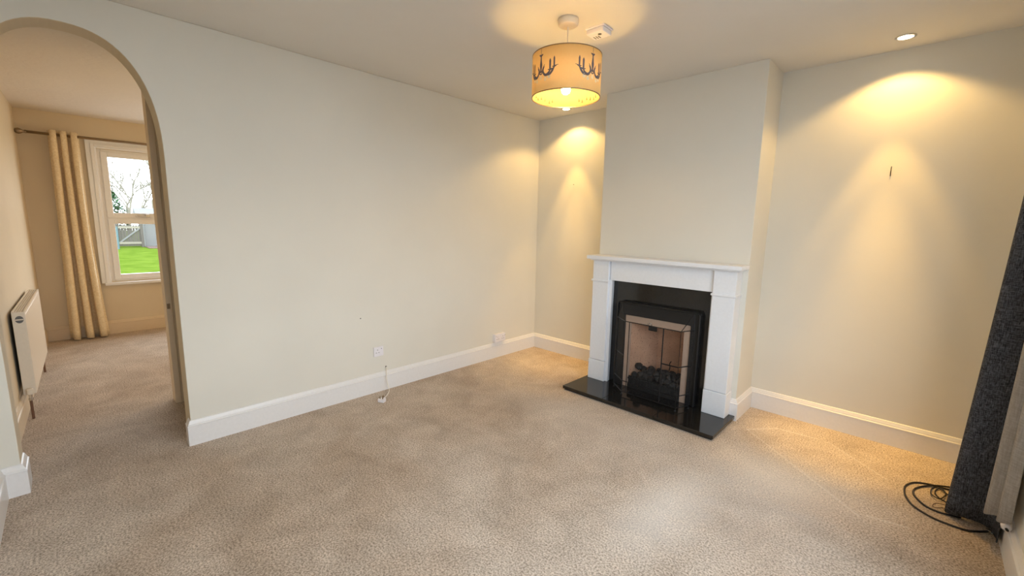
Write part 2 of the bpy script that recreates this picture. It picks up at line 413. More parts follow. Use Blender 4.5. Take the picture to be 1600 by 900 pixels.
for a in ((by0, by0 + .035, bz0, bz1), (by1 - .035, by1, bz0, bz1)): box(bm, x - .07, x, a[0], a[1], a[2], a[3])
box(bm, x - .07, x, by0 + .035, by1 - .035, bz0, bz0 + .03); box(bm, x - .07, x, by0 + .035, by1 - .035, bz1 - .035, bz1)
box(bm, x - .07, x, by0 + .035, by1 - .035, 1.305, 1.345)
wp(obj('window_frame', bm, M['upvc'], wn, bevel=.004))
s1 = wp(sash(wn, x + .012, by0 + .03, by1 - .03, 1.33, 2.055, .055)); s2 = wp(sash(wn, x + .012, by0 + .03, by1 - .03, .625, 1.315, .055))
bm = bmesh.new(); box(bm, x + .014, x + .03, -2.93, -2.80, 1.345, 1.36); box(bm, x + .014, x + .045, -2.84, -2.80, 1.34, 1.375)
wp(obj('handle', bm, M['chrome'], wn, bevel=.003))
bm = bmesh.new()   # moulded casing in three steps
for k, (o0, o1, dx) in enumerate(((.085, .045, .016), (.045, .015, .026), (.015, 0., .012))):
    for s, e in (((by0 - o0), (by0 - o1)), ((by1 + o1), (by1 + o0))): box(bm, BX, BX + dx, s, e, bz0 - .01, bz1 + o0)
    box(bm, BX, BX + dx, by0 - o1, by1 + o1, bz1 + o1, bz1 + o0)
wp(obj('casing', bm, M['upvc'], wn, bevel=.003))
bm = B(BX - .06, BX + .055, by0 - .06, by1 + .06, bz0 - .035, bz0 - .004)
wp(obj('window_sill', bm, M['skirt'], wn, bevel=.006))

# right window (mostly beside the camera)
w2 = bpy.data.objects.new('window_2', None); col.objects.link(w2); w2.location = (W, (wy0 + wy1) / 2, wz0); struct(w2, 'white casement window behind the dark curtain')
inv2 = Matrix.Translation(Vector((-W, -(wy0 + wy1) / 2, -wz0)))
for i in range(3):
    a = wy0 + (wy1 - wy0) * i / 3; b_ = wy0 + (wy1 - wy0) * (i + 1) / 3
    s = sash(w2, W + .11, a, b_, wz0, wz1, .045); s.matrix_parent_inverse = inv2
o = obj('window_sill', B(W - .03, W + .06, wy0 - .05, wy1 + .05, wz0 - .03, wz0 - .002), M['skirt'], w2, bevel=.005); o.matrix_parent_inverse = inv2

# unseen glazed door further along the same wall, added to daylight the back room
gd = bpy.data.objects.new('added_door', None); col.objects.link(gd); gd.location = (BX, -.775, 0); struct(gd, 'unseen glazed garden door added beyond the window for more daylight')
invd = Matrix.Translation(Vector((-BX, .775, 0)))
for a, b_ in ((fy0, -.775), (-.775, fy1)):
    s = sash(gd, BX - .05, a, b_, .01, bz1, .08, 'door_leaf'); s.matrix_parent_inverse = invd

# ------------------------------------------------------------ fireplace surround
YB = -D
sur = thing('fireplace_surround', 'white painted mantelpiece with square pilasters around a black granite panel', 'fireplace', ((X1 + X2) / 2, YB, 0))
si = Matrix.Translation(-sur.location)
def sp(*a, **k): o = obj(*a, **k); o.matrix_parent_inverse = si; return o
zt = .0355
sp('mantel_shelf', B(1.0, 2.192, -.517, YB, 1.070, 1.100), M['mantel'], sur, bevel=.004)
sp('bed_moulding', B(1.018, 2.172, -.484, YB, 1.058, 1.070), M['mantel'], sur, bevel=.003)
sp('frieze', B(1.19, 2.0, -.440, YB, .902, 1.058), M['mantel'], sur, bevel=.002)
for a, b_ in ((1.036, 1.184), (2.006, 2.154)):
    pil = sp('pilaster', B(a, b_, -.463, YB, zt + .175, 1.058), M['mantel'], sur, bevel=.003)
    o = obj('plinth_block', B(a - .005, b_ + .005, -.468, YB, zt, zt + .172), M['mantel'], pil, bevel=.004)
    o = obj('capital_band', B(a - .009, b_ + .009, -.474, YB, .884, .899), M['mantel'], pil, bevel=.004)
bm = bmesh.new()   # inner returns of the opening
prism(bm, [(1.17, YB, zt), (1.19, YB, zt), (1.21, -.44, zt), (1.17, -.44, zt)], (0, 0, .87)); sp('inner_slip', bm, M['mantel'], sur)
bm = bmesh.new(); prism(bm, [(2.02, YB, zt), (2.0, YB, zt), (1.995, -.44, zt), (2.02, -.44, zt)], (0, 0, .87)); sp('inner_slip', bm, M['mantel'], sur)
bm = bmesh.new(); px0, px1, pz = 1.335, 1.85, .64
prism(bm, [(1.19, -.392, zt), (1.19, -.392, .915), (2.0, -.392, .915), (2.0, -.392, zt), (px1, -.392, zt), (px1, -.392, pz), (px0, -.392, pz), (px0, -.392, zt)], (0, .044, 0))
sp('granite_panel', bm, M['granite'], sur)

# hearth: three slabs on a recessed plinth
hh = thing('hearth', 'polished black granite hearth slab on the carpet below the mantelpiece', 'hearth', ((X1 + X2) / 2, -.56, 0))
hi = Matrix.Translation(-hh.location)
HX0, HX1, HY = 1.003, 2.196, -.785
for a, b_ in ((HX0, 1.379), (1.3805, 1.7935), (1.795, HX1)):
    o = obj('slab', B(a, b_, HY, YB, .012, .0355), M['granite'], hh, bevel=.0015); o.matrix_parent_inverse = hi
o = obj('plinth', B(HX0 + .012, HX1 - .012, HY + .012, YB, 0, .012), M['slot'], hh); o.matrix_parent_inverse = hi

# ------------------------------------------------------------ inset fire
fire = thing('inset_fire', 'black framed inset fire with brick lining and coals inside the mantelpiece', 'fire', (1.59, -.39, zt))
fi = Matrix.Translation(-fire.location)
def fp(*a, **k): o = obj(*a, **k); o.matrix_parent_inverse = fi; return o
def arch_ring(bm, x0, x1, z0, z1, r, w, wt, y0, y1):
    """upside-down U ring with rounded outer corners, w side width, wt top width"""
    o = [(x0, z0)] + [(x0 + r - r * math.cos(t), z1 - r + r * math.sin(t)) for t in [PI/2*i/5 for i in range(6)]] + \
        [(x1 - r + r * math.sin(t), z1 - r + r * math.cos(t)) for t in [PI/2*i/5 for i in range(6)]] + [(x1, z0)]
    i_ = [(x1 - w, z0), (x1 - w, z1 - wt), (x0 + w, z1 - wt), (x0 + w, z0)]
    prism(bm, [(x, y0, z) for x, z in o + i_], (0, y1 - y0, 0))
bm = bmesh.new(); arch_ring(bm, 1.272, 1.925, zt, .732, .03, .062, .098, -.425, -.393); fp('frame', bm, M['iron'], fire, bevel=.006)
bm = bmesh.new(); arch_ring(bm, 1.262, 1.935, zt, .742, .035, .013, .013, -.440, -.394); fp('frame_bead', bm, M['iron'], fire, bevel=.004)
bm = bmesh.new(); arch_ring(bm, 1.334, 1.863, zt, .634, .002, .048, .058, -.412, -.394); fp('inner_trim', bm, M['trimbeige'], fire, bevel=.002)
# brick lining: floor, back, two splayed cheeks, top
bm = bmesh.new()
x0, x1, z1 = 1.378, 1.815, .60
P = [(x0, -.396), (x0 + .10, -.10), (x1 - .10, -.10), (x1, -.396)]
for (a, b_) in ((0, 1), (1, 2), (2, 3)):
    (ax, ay), (bx, by) = P[a], P[b_]; t = Vector((bx - ax, by - ay)).normalized(); n = Vector((-t.y, t.x)) * .02
    prism(bm, [(ax, ay, zt), (bx, by, zt), (bx + n.x, by + n.y, zt), (ax + n.x, ay + n.y, zt)], (0, 0, z1 - zt))
lin = fp('brick_lining', bm, M['brick'], fire)
bm = bmesh.new(); box(bm, x0 + .01, x1 - .01, -.394, -.10, z1, z1 + .015); fp('fire_hood', bm, M['iron'], fire)
bm = bmesh.new(); box(bm, 1.53, 1.60, -.402, -.396, .535, .575); fp('control_tab', bm, M['iron'], fire, bevel=.002)
# fret and coals
bm = bmesh.new(); box(bm, 1.385, 1.812, -.418, -.402, zt, zt + .03); box(bm, 1.385, 1.812, -.418, -.402, .105, .12); box(bm, 1.387, 1.810, -.408, -.401, zt, .13)
for k in range(17):
    xx = 1.395 + k * .0255; tube(bm, [(xx, -.41, zt + .02), (xx, -.415, .07), (xx, -.41, .125 + .012 * (k % 2))], .0045, 6)
fp('fret', bm, M['iron'], fire)
fp('coal_tray', B(1.40, 1.80, -.398, -.13, zt + .0, .11), M['iron'], fire)
k = 0
for row, (yy, zz, n, sx) in enumerate(((-.372, .135, 9, .050), (-.325, .150, 8, .054), (-.275, .155, 7, .056), (-.22, .158, 5, .06))):
    for i in range(n):
        xx = 1.61 + (i - (n - 1) / 2) * sx * .93 + rnd.uniform(-.006, .006)
        bm = bmesh.new(); bmesh.ops.create_icosphere(bm, subdivisions=2, radius=.027 * rnd.uniform(.85, 1.15))
        for v in bm.verts: v.co *= rnd.uniform(.84, 1.14)
        extra = .018 * rnd.random() + (.035 if (row == 1 and i == 0) else 0)
        bmesh.ops.transform(bm, matrix=Matrix.Translation((xx, yy, zz + extra)) @ Matrix.Rotation(rnd.random() * 3, 4, 'Z') @ Matrix.Scale(1.15, 4, (1, 0, 0)), verts=bm.verts)
        fp('coal', bm, M['coal'], fire)
bm = bmesh.new(); tube(bm, spline([(1.655, -.25, .20), (1.665, -.26, .235), (1.662, -.265, .262), (1.675, -.27, .285)], 4), .004, 6); fp('twig_flame_rod', bm, M['iron'], fire)

# ------------------------------------------------------------ fire guard
fg = thing('fire_guard', 'black wire spark guard with fine mesh standing on the hearth before the fire', 'fire guard', (1.65, -.55, zt))
gi = Matrix.Translation(-fg.location)
def gp(*a, **k): o = obj(*a, **k); o.matrix_parent_inverse = gi; return o
BL, FL, FR, BR = (1.305, -.49), (1.437, -.60), (1.868, -.60), (1.915, -.487)
zb, zl, zr, zm, zh = .060, .148, .622, .352, .735
TL, TR = (1.335, -.475), (1.905, -.475)
def ln(bm, a, b_, r=.0035): tube(bm, [a, b_], r, 6)
def P3(p, z): return (p[0], p[1], z)
for z in (zb, zl, zr):
    bm = bmesh.new(); tube(bm, [P3(BL, z), P3(FL, z), P3(FR, z), P3(BR, z)], .0036, 6); gp('rail', bm, M['rod'], fg)
bm = bmesh.new(); ln(bm, P3(BL, zm), P3(FL, zm)); gp('rail', bm, M['rod'], fg)
MX = (1.742, -.60)
bm = bmesh.new(); tube(bm, [P3(MX, zm + .01), P3(FR, zm + .01), P3(BR, zm + .01)], .0048, 6); gp('rail', bm, M['rod'], fg)
for p in (BL, FL, (1.472, -.60), MX, BR):
    bm = bmesh.new(); ln(bm, P3(p, zb), P3(p, zr), .0045 if p == MX else .0035); gp('upright', bm, M['rod'], fg)
bm = bmesh.new(); ln(bm, P3(FR, zb), P3(FR, zr), .002); gp('upright', bm, M['rod'], fg)
bm = bmesh.new(); ln(bm, P3(TL, zh), P3(TR, zh), .004); ln(bm, P3(FR, zr), P3(TR, zh), .003); ln(bm, P3(FL, zr), P3(TL, zh), .003)
ln(bm, P3(BR, zr), P3(TR, zh), .003); ln(bm, P3(BL, zr), P3(TL, zh), .003); gp('hood_rail', bm, M['rod'], fg)
bm = bmesh.new(); tube(bm, spline([(1.628, -.603, zr + .004), (1.628, -.615, zr + .02), (1.652, -.615, zr + .02), (1.652, -.603, zr + .004)], 4), .003, 6); gp('handle', bm, M['chrome'], fg)
for p in (FL, FR, BR, BL):
    bm = bmesh.new(); tube(bm, [P3(p, zb), P3(p, zt + .003)], .004, 6); ring_lathe(bm, [(.007, 0), (.008, .003), (.005, .008)], P3(p, zt), 10); gp('foot', bm, M['rod'], fg)
def panel(a, b_, c, d, name):
    bm = bmesh.new(); vs = [bm.verts.new(v) for v in (a, b_, c, d)]; bm.faces.new(vs); return gp(name, bm, M['mesh'], fg)
panel(P3(FL, zb), P3(FR, zb), P3(FR, zr), P3(FL, zr), 'front_mesh')
panel(P3(BL, zb), P3(FL, zb), P3(FL, zr), P3(BL, zr), 'side_mesh'); panel(P3(FR, zb), P3(BR, zb), P3(BR, zr), P3(FR, zr), 'side_mesh')
bm = bmesh.new(); vs = [bm.verts.new(v) for v in (P3(FL, zr), P3(FR, zr), P3(TR, zh), P3(TL, zh), P3(BL, zr), P3(BR, zr))]
bm.faces.new(vs[:4]); bm.faces.new((vs[0], vs[3], vs[4])); bm.faces.new((vs[1], vs[5], vs[2])); gp('hood_mesh', bm, M['mesh'], fg)

# ------------------------------------------------------------ radiator
va = Vector((BX + T, .086)).normalized(); ang = math.atan2(va.y, va.x)   # along the wall, away from the arch
rad = thing('radiator', 'white panel radiator on the tan wall beyond the arch', 'radiator', (-1.15, -3.79, 0), ang)
# local: +x away from arch, +y points to wall (since rotated ~180deg)
L = 1.22; R_ = rad
yF, yBk = -.034, .026
obj('front_panel', B(0.004, L - .004, yF, yF + .012, .168, .705), M['rad'], R_, bevel=.005)
obj('back_panel', B(0.004, L - .004, yBk - .010, yBk, .175, .70), M['dark'], R_)
for a in (0, L - .012): 
    sd = obj('side_panel', B(a, a + .012, yF, yBk, .165, .722), M['rad'], R_, bevel=.003)
    if a == 0:
        bm = bmesh.new(); ring_lathe(bm, [(.019, 0), (.019, .002)], (0, 0, 0), 20)
        bmesh.ops.transform(bm, matrix=Matrix.Translation((-.0015, -.006, .672)) @ Matrix.Rotation(PI/2, 4, 'Y') @ Matrix.Scale(1.25, 4, (1, 0, 0)), verts=bm.verts)
        v = obj('vent_badge', bm, M['slate'], sd); obj('badge_bar', B(-.004, -.002, -.024, .012, .668, .675), M['rad'], sd)
bm = bmesh.new(); 
box(bm, 0.012, L - .012, yF, yF + .008, .705, .724); box(bm, 0.012, L - .012, yBk - .008, yBk, .705, .724)
for k in range(3): yy = yF + .008 + (k + 1) * .0112; box(bm, .012, L - .012, yy - .0015, yy + .0015, .708, .722)
for k in range(62): xx = .02 + k * .0192; box(bm, xx, xx + .004, yF + .006, yBk - .006, .708, .720)
obj('top_grille', bm, M['rad'], R_)
obj('grille_shade_strip', B(.012, L - .012, yF + .010, yBk - .008, .700, .706), M['dark'], R_)  # dark strip painted in for the shade down between the grille bars
bm = bmesh.new(); ring_lathe(bm, [(.013, 0), (.017, .006), (.017, .036), (.012, .042)], (-.022, -.006, .168), 18); obj('valve_cap', bm, M['rad'], R_)
bm = bmesh.new(); tube(bm, [(-.022, -.006, .170), (-.022, -.006, .128)], [.010, .009], 10); tube(bm, [(-.022, -.006, .180), (.012, -.006, .180)], .008, 8); ring_lathe(bm, [(.013, 0), (.013, .012)], (-.022, -.006, .130), 6)
obj('valve_body', bm, M['chrome'], R_)
for xx in (-.022, L - .03):
    bm = bmesh.new(); tube(bm, [(xx, -.004, 0), (xx, -.004, .132 if xx < .1 else .17)], .0075, 10); obj('pipe', bm, M['copper'], R_)
obj('wall_bracket', B(.25, .28, yBk, yBk + .03, .2, .65), M['dark'], R_); obj('wall_bracket', B(.95, .98, yBk, yBk + .03, .2, .65), M['dark'], R_)

# ------------------------------------------------------------ gold curtain and pole
pole = thing('curtain_pole', 'antique brass curtain pole with ball finial above the garden window', 'curtain pole', (-3.55, -3.0, 2.165))
bm = bmesh.new(); tube(bm, [(0, -.70, 0), (0, 1.15, 0)], .0135, 14); obj('rod', bm, M['brass'], pole, True)
for sgn, yy in ((-1, -.70), (1, 1.15)):
    bm = bmesh.new(); ring_lathe(bm, [(.008, -.01), (.017, 0), (.012, .010), (.012, .018), (.024, .032), (.030, .050), (.024, .068), (.010, .078)], (0, 0, 0), 18)
    bmesh.ops.transform(bm, matrix=Matrix.Translation((0, yy, 0)) @ Matrix.Rotation(-sgn * PI/2, 4, 'X'), verts=bm.verts); obj('finial', bm, M['brass'], pole, True)
for yy in (-.45, 1.05):
    bm = bmesh.new(); tube(bm, [(0, yy, -.012), (-.06, yy, -.02), (-.095, yy, -.02)], .007, 8); box(bm, -.1, -.093, yy - .02, yy + .02, -.05, .02); obj('bracket', bm, M['brass'], pole)
def curtain(name, path_top, path_bot, z0, z1, mat, nz=26, thick=.004, bulge=None):
    n = len(path_top); bm = bmesh.new(); rows = []
    for j in range(nz + 1):
        t = j / nz; e = t ** 1.2
        row = []
        for i in range(n):
            a, b_ = Vector((*path_bot[i], 0)), Vector((*path_top[i], 0)); p = b_.lerp(a, e)
            if bulge: p = p + Vector((*bulge(i / (n - 1), t), 0))
            zz = (z0(i / (n - 1)) if callable(z0) else z0)
            row.append(bm.verts.new((p.x, p.y, z1 + (zz - z1) * t)))
        rows.append(row)
    for a, b_ in zip(rows, rows[1:]):
        for i in range(n - 1): bm.faces.new((a[i], a[i+1], b_[i+1], b_[i]))
    o = obj(name, bm, mat, smooth=True)
    s = o.modifiers.new('solid', 'SOLIDIFY'); s.thickness = thick; s.offset = 0
    return o
def folds(y0, y1, n, amp, x, ph=0, seg=14, sharp=.75):
    out = []
    for i in range(n * seg + 1):
        t = i / (n * seg); c = math.cos(t * n * 2 * PI + ph)
        c = math.copysign(abs(c) ** sharp, c)
        out.append((x + amp * c, y0 + (y1 - y0) * t + .012 * math.sin(t * n * 4 * PI)))
    return out
top = folds(-3.553, -3.325, 3, .045, -3.55, PI, 16, .9); bot = folds(-3.590, -3.270, 3, .085, -3.545, PI, 16, .9)
c = curtain('gold_curtain', top, bot, lambda u: .010 + .010 * math.sin(u * 17), 2.205, M['damask'], bulge=lambda u, t: (.012 * math.sin(t * 9 + u * 7), .02 * math.sin(t * PI) * (u * 1.1 - .25) * -1))
tag(c, 'gold patterned full-length curtain gathered beside the garden window', 'curtain')

# ------------------------------------------------------------ charcoal curtain and its lining, right window
def zig(pts, k=7): return [(p.x, p.y) for p in spline([(a, b_, 0) for a, b_ in pts], k)]
bot = zig([(3.395, -.40), (3.27, -.42), (3.385, -.48), (3.26, -.52), (3.385, -.585), (3.255, -.62), (3.38, -.67), (3.36, -.70), (3.262, -.672), (3.2455, -.70), (3.27, -.722), (3.34, -.722), (3.385, -.735), (3.404, -.80), (3.398, -.86)])
top = zig([(3.405, -.46), (3.345, -.48), (3.395, -.52), (3.34, -.56), (3.395, -.60), (3.335, -.64), (3.40, -.67), (3.39, -.69), (3.337, -.668), (3.3275, -.695), (3.34, -.712), (3.375, -.716), (3.40, -.73), (3.410, -.80), (3.408, -.86)])
c = curtain('charcoal_curtain', top, bot, lambda u: .022 + .006 * math.sin(u * 26), 2.19, M['darkcurtain'], 30, .005)
tag(c, 'charcoal woven full-length curtain hanging beside the window', 'curtain')
bot = zig([(3.377, -.77), (3.352, -.82), (3.351, -.86), (3.375, -.885), (3.405, -.90), (3.395, -.94), (3.372, -.97), (3.375, -1.00), (3.405, -1.02)])
top = zig([(3.400, -.76), (3.392, -.82), (3.391, -.86), (3.403, -.885), (3.415, -.90), (3.410, -.94), (3.400, -.97), (3.402, -1.00), (3.415, -1.02)])
c = curtain('curtain_lining', top, bot, lambda u: .125 + .075 * u + .005 * math.sin(u * 20), 2.19, M['lining'], 24, .002)
tag(c, 'off-white curtain lining hanging loose against the charcoal curtain', 'curtain lining')
rail = thing('curtain_rail', 'white curtain rail above the window beside the charcoal curtain', 'curtain rail', (3.395, -2.0, 2.21))
obj('track', B(-.012, .012, -1.35, 1.62, -.012, .012), M['plastic'], rail, bevel=.003)
for yy in (-1.2, 0, 1.5): obj('bracket', B(0, .037, yy - .012, yy + .012, -.006, .006), M['plastic'], rail)

# ------------------------------------------------------------ cables
z = .006
runs = [
 ('black_cable', 'thick black cable looping widest on the carpet by the charcoal curtain', .0045,
  [(3.33, -.39), (3.268, -.414), (3.198, -.422), (3.136, -.457), (3.102, -.528), (3.097, -.597), (3.106, -.664), (3.129, -.727), (3.165, -.766), (3.209, -.792), (3.262, -.8), (3.314, -.796), (3.352, -.768), (3.385, -.735)]),
 ('black_cable', 'black cable forming the inner loop within the widest one', .0045,
  [(3.33, -.36), (3.269, -.39), (3.21, -.43), (3.161, -.484), (3.135, -.543), (3.132, -.599), (3.147, -.645), (3.178, -.692), (3.221, -.709), (3.267, -.702), (3.30, -.69)]),
 ('black_cable', 'thin black lead coiled in two small rings at the centre of the loops', .0028,
  [(3.30, -.62), (3.256, -.577), (3.224, -.544), (3.212, -.502), (3.222, -.453), (3.239, -.436), (3.251, -.471), (3.248, -.519), (3.231, -.573), (3.21, -.573), (3.197, -.534), (3.2, -.476), (3.217, -.434), (3.25, -.47), (3.30, -.56)]),
]
for nm, lb, r, pts in runs:
    bm = bmesh.new(); zz = 0
    P = spline([(x_, y_, r + .0005 + (.009 if nm and r < .003 and 6 < i < 10 else (.004 if r < .003 and i > 2 else 0)) + (.004 if lb.startswith('black cable') and i < 3 else 0)) for i, (x_, y_) in enumerate(pts)], 6)
    tube(bm, P, r, 8); tag(obj(nm, bm, M['cable'], smooth=True), lb, 'cable', 'black cables coiled on the carpet')
bm = bmesh.new(); tube(bm, spline([(3.28, -.61, .002), (3.251, -.606, .002), (3.219, -.614, .002), (3.203, -.652, .002), (3.214, -.668, .002), (3.24, -.645, .002), (3.27, -.64, .002)], 5), .0012, 6)
tag(obj('thin_wire', bm, M['copper'], smooth=True), 'hair-thin brown wire lying inside the black cable loops', 'wire')
cb = thing('cable_plug', 'small metal cable plug against the skirting below the charcoal curtain', 'plug', (3.392, -.742, .005))
bm = bmesh.new(); tube(bm, [(-.012, .01, .006), (.004, -.012, .010)], [.006, .008], 10); obj('plug_body', bm, M['chrome'], cb)
bm = bmesh.new(); tube(bm, [(.004, -.012, .010), (.012, -.024, .012)], .003, 8); obj('plug_tip', bm, M['iron'], cb)
vt = thing('white_cable_clip', 'white rounded cable clip on the skirting top below the curtain lining', 'cable clip', (3.405, -.93, .148))
bm = bmesh.new(); ring_lathe(bm, [(.010, -.012), (.016, -.006), (.016, .012), (.010, .018)], (0, 0, 0), 16); bmesh.ops.transform(bm, matrix=Matrix.Rotation(PI/2, 4, 'X'), verts=bm.verts); obj('clip_body', bm, M['plastic'], vt, smooth=True)
bm = bmesh.new(); tube(bm, [(0, -.018, -.004), (.002, -.030, -.004)], .005, 8); obj('clip_screw', bm, M['iron'], vt)

# white appliance lead and plug
bm = bmesh.new()
tube(bm, spline([(-.01, -1.821, .184), (.008, -1.822, .182), (.022, -1.828, .165), (.026, -1.832, .141), (.045, -1.842, .10), (.075, -1.85, .062), (.115, -1.862, .032), (.155, -1.90, .018), (.185, -1.94, .014), (.198, -1.955, .016)], 6), .0033, 8)
tag(obj('white_lead', bm, M['whitecable'], smooth=True), 'white lead coming out of the wall and dropping over the skirting', 'cable')
pl = thing('mains_plug', 'white three-pin plug lying face up on the carpet below the single socket', 'plug', (.212, -1.978, 0), math.radians(28))
bm = bmesh.new(); prism(bm, [(-.026, -.022, .0), (.026, -.022, 0), (.026, .010, 0), (.012, .027, 0), (-.012, .027, 0), (-.026, .010, 0)], (0, 0, .026)); obj('plug_body', bm, M['plastic'], pl, bevel=.004)
for (xx, yy, w_) in ((0, .012, .004), (-.011, -.010, .003), (.011, -.010, .003)):
    obj('pin', B(xx - w_, xx + w_, yy - .002, yy + .002, .024, .044), M['brass'], pl)
bm = bmesh.new(); ring_lathe(bm, [(.006, 0), (.006, .0015)], (0, 0, 0), 12); bmesh.ops.transform(bm, matrix=Matrix.Translation((.001, -1.821, .186)) @ Matrix.Rotation(PI/2, 4, 'Y'), verts=bm.verts)
tag(obj('cable_hole', bm, M['slot']), 'small dark hole in the arch wall where the white lead emerges', 'hole')

# ------------------------------------------------------------ sockets
def socket(y0, y1, z0, z1, depth, gangs, name, label):
    s = thing(name, label, 'socket', (0, (y0 + y1) / 2, z0)); w, h = y1 - y0, z1 - z0
    if depth > .02:
        obj('back_box', B(0, depth - .008, -w/2 + .001, w/2 - .001, .001, h - .001), M['plastic'], s, bevel=.003)
    f = obj('face_plate', B(max(0, depth - .010), depth, -w/2, w/2, 0, h), M['plastic'], s, bevel=.003)
    gw = w / gangs
    for g in range(gangs):
        c_ = -w/2 + gw * (g + .5) - (.010 if gangs == 1 else .0)
        sc = 1.
        bm = bmesh.new()
        for (dy, dz, a, b_) in ((0, .052, .0022, .0045), (-.011, .030, .0045, .0022), (.011, .030, .0045, .0022)):
            box(bm, depth - .001, depth + .0006, c_ + dy - a, c_ + dy + a, dz - b_ * .8, dz + b_ * .8)
        obj('pin_holes', bm, M['slot'], f)
        sy = c_ + (.032 if gangs == 1 else .026 * (1 if g else -1))
        sw = obj('switch', B(depth - .001, depth + .004, sy - .005, sy + .005, .048, .066), M['plastic'], s, bevel=.001)
        obj('switch_mark', B(depth + .0035, depth + .0048, sy - .0035, sy + .0035, .059, .063), M['slot'], sw)
    return s
socket(-1.927, -1.845, .289, .366, .012, 1, 'single_socket', 'single white socket plate higher on the arch wall above the loose plug')
socket(-.634, -.490, .164, .246, .036, 2, 'double_socket', 'surface-mounted white double socket sitting on the skirting near the corner')

# nails
for nm, p, d, lb in (('picture_nail', (2.821, 0, 1.702), (0, -1, 0), 'thin dark nail in the right alcove wall under the spotlight beam'),
                     ('picture_nail', (.465, 0, 1.732), (0, -1, 0), 'tiny nail in the narrow left alcove wall'),
                     ('picture_nail', (0, -2.026, .612), (1, 0, 0), 'tiny nail low on the arch wall above the single socket')):
    big = p[0] > 2; d = Vector(d); p = Vector(p)
    bm = bmesh.new()
    if big: tube(bm, [p - d * .005, p + d * .012 + Vector((0, 0, .012)), p + d * .016 + Vector((.001, 0, .028))], .0022, 6); tube(bm, [p + d * .004 + Vector((0, 0, -.028)), p + d * .010 + Vector((0, 0, .004))], .0025, 6)
    else: tube(bm, [p - d * .005, p + d * .010 + Vector((0, 0, .003))], .0018, 6); tube(bm, [p + d * .009 + Vector((0, 0, .003)), p + d * .0105 + Vector((0, 0, .003))], .0038, 8)
    tag(obj(nm, bm, M['iron']), lb, 'nail')

# ------------------------------------------------------------ pendant lamp
LX, LY = 1.562, -1.606
lamp = thing('pendant_lamp', 'lit cream drum pendant lamp with chandelier print hanging from the ceiling', 'lamp', (LX, LY, 0))
bm = bmesh.new(); ring_lathe(bm, [(.052, H), (.053, H - .012), (.050, H - .030), (.044, H - .035), (.008, H - .037)], (0, 0, 0), 32); obj('ceiling_rose', bm, M['plastic_lamplit'], lamp, smooth=True)
bm = bmesh.new(); tube(bm, [(0, 0, H - .035), (0, 0, 2.15)], .003, 8); obj('cord', bm, M['whitecable'], lamp)
bm = bmesh.new(); ring_lathe(bm, [(.012, 2.165), (.018, 2.155), (.019, 2.115), (.016, 2.105)], (0, 0, 0), 20); obj('lamp_holder', bm, M['plastic'], lamp)
bm = bmesh.new(); ring_lathe(bm, [(.010, 2.105), (.014, 2.09), (.022, 2.072), (.024, 2.055), (.020, 2.040), (.010, 2.031), (.002, 2.029)], (0, 0, 0), 20); bulb = obj('bulb', bm, M['bulb'], lamp, smooth=True)
SR, S0, S1 = .180, 2.0105, 2.2155
bm = bmesh.new(); ring_lathe(bm, [(SR, S0), (SR, S1), (SR - .0015, S1), (SR - .0015, S0)], (0, 0, 0), 72, closed=True)
sh = obj('shade', bm, M['shade'], lamp, smooth=False)
for p in sh.data.polygons: p.use_smooth = abs(p.normal.z) < .5
for zz in (S0, S1):
    bm = bmesh.new(); ring_lathe(bm, [(SR + .0012, zz - .002), (SR + .0012, zz + .002), (SR - .0025, zz + .002), (SR - .0025, zz - .002)], (0, 0, 0), 72, closed=True); obj('rim', bm, M['brass'], sh)
bm = bmesh.new(); ring_lathe(bm, [(.021, 2.128), (.021, 2.131), (.018, 2.131), (.018, 2.128)], (0, 0, 0), 20, closed=True)
for k in range(3):
    a = 2 * PI * k / 3 + .5; tube(bm, [(.02 * math.cos(a), .02 * math.sin(a), 2.13), (.12 * math.cos(a), .12 * math.sin(a), 2.20), ((SR-.002) * math.cos(a), (SR-.002) * math.sin(a), 2.213)], .0016, 6)
obj('shade_carrier', bm, M['brass'], lamp)
# prints wrapped on the shade
def wrap(u, v, a0, r): a = a0 + u / SR; return (r * math.cos(a), r * math.sin(a), S1 - v)
def ribbon(bm, pts, a0, r, th=.0006):
    """pts [(u,v,halfwidth)]"""
    rows = []
    for i, (u, v, w) in enumerate(pts):
        a, b_ = pts[max(i-1,0)], pts[min(i+1, len(pts)-1)]; du, dv = b_[0]-a[0], b_[1]-a[1]; l = math.hypot(du, dv) or 1
        nu, nv = -dv / l * w * 1.35, du / l * w * 1.35
        rows.append([bm.verts.new(wrap(u + s * nu, v + s * nv, a0, rr)) for rr in (r, r + th) for s in (-1, 1)])
    for a, b_ in zip(rows, rows[1:]):
        for k, j in ((0, 1), (1, 3), (3, 2), (2, 0)): bm.faces.new((a[k], a[j], b_[j], b_[k]))
    for e in (rows[0], rows[-1]): bm.faces.new((e[0], e[1], e[3], e[2]))
def sm(pts, k=5):
    return [tuple(p) for p in spline(pts, k)]
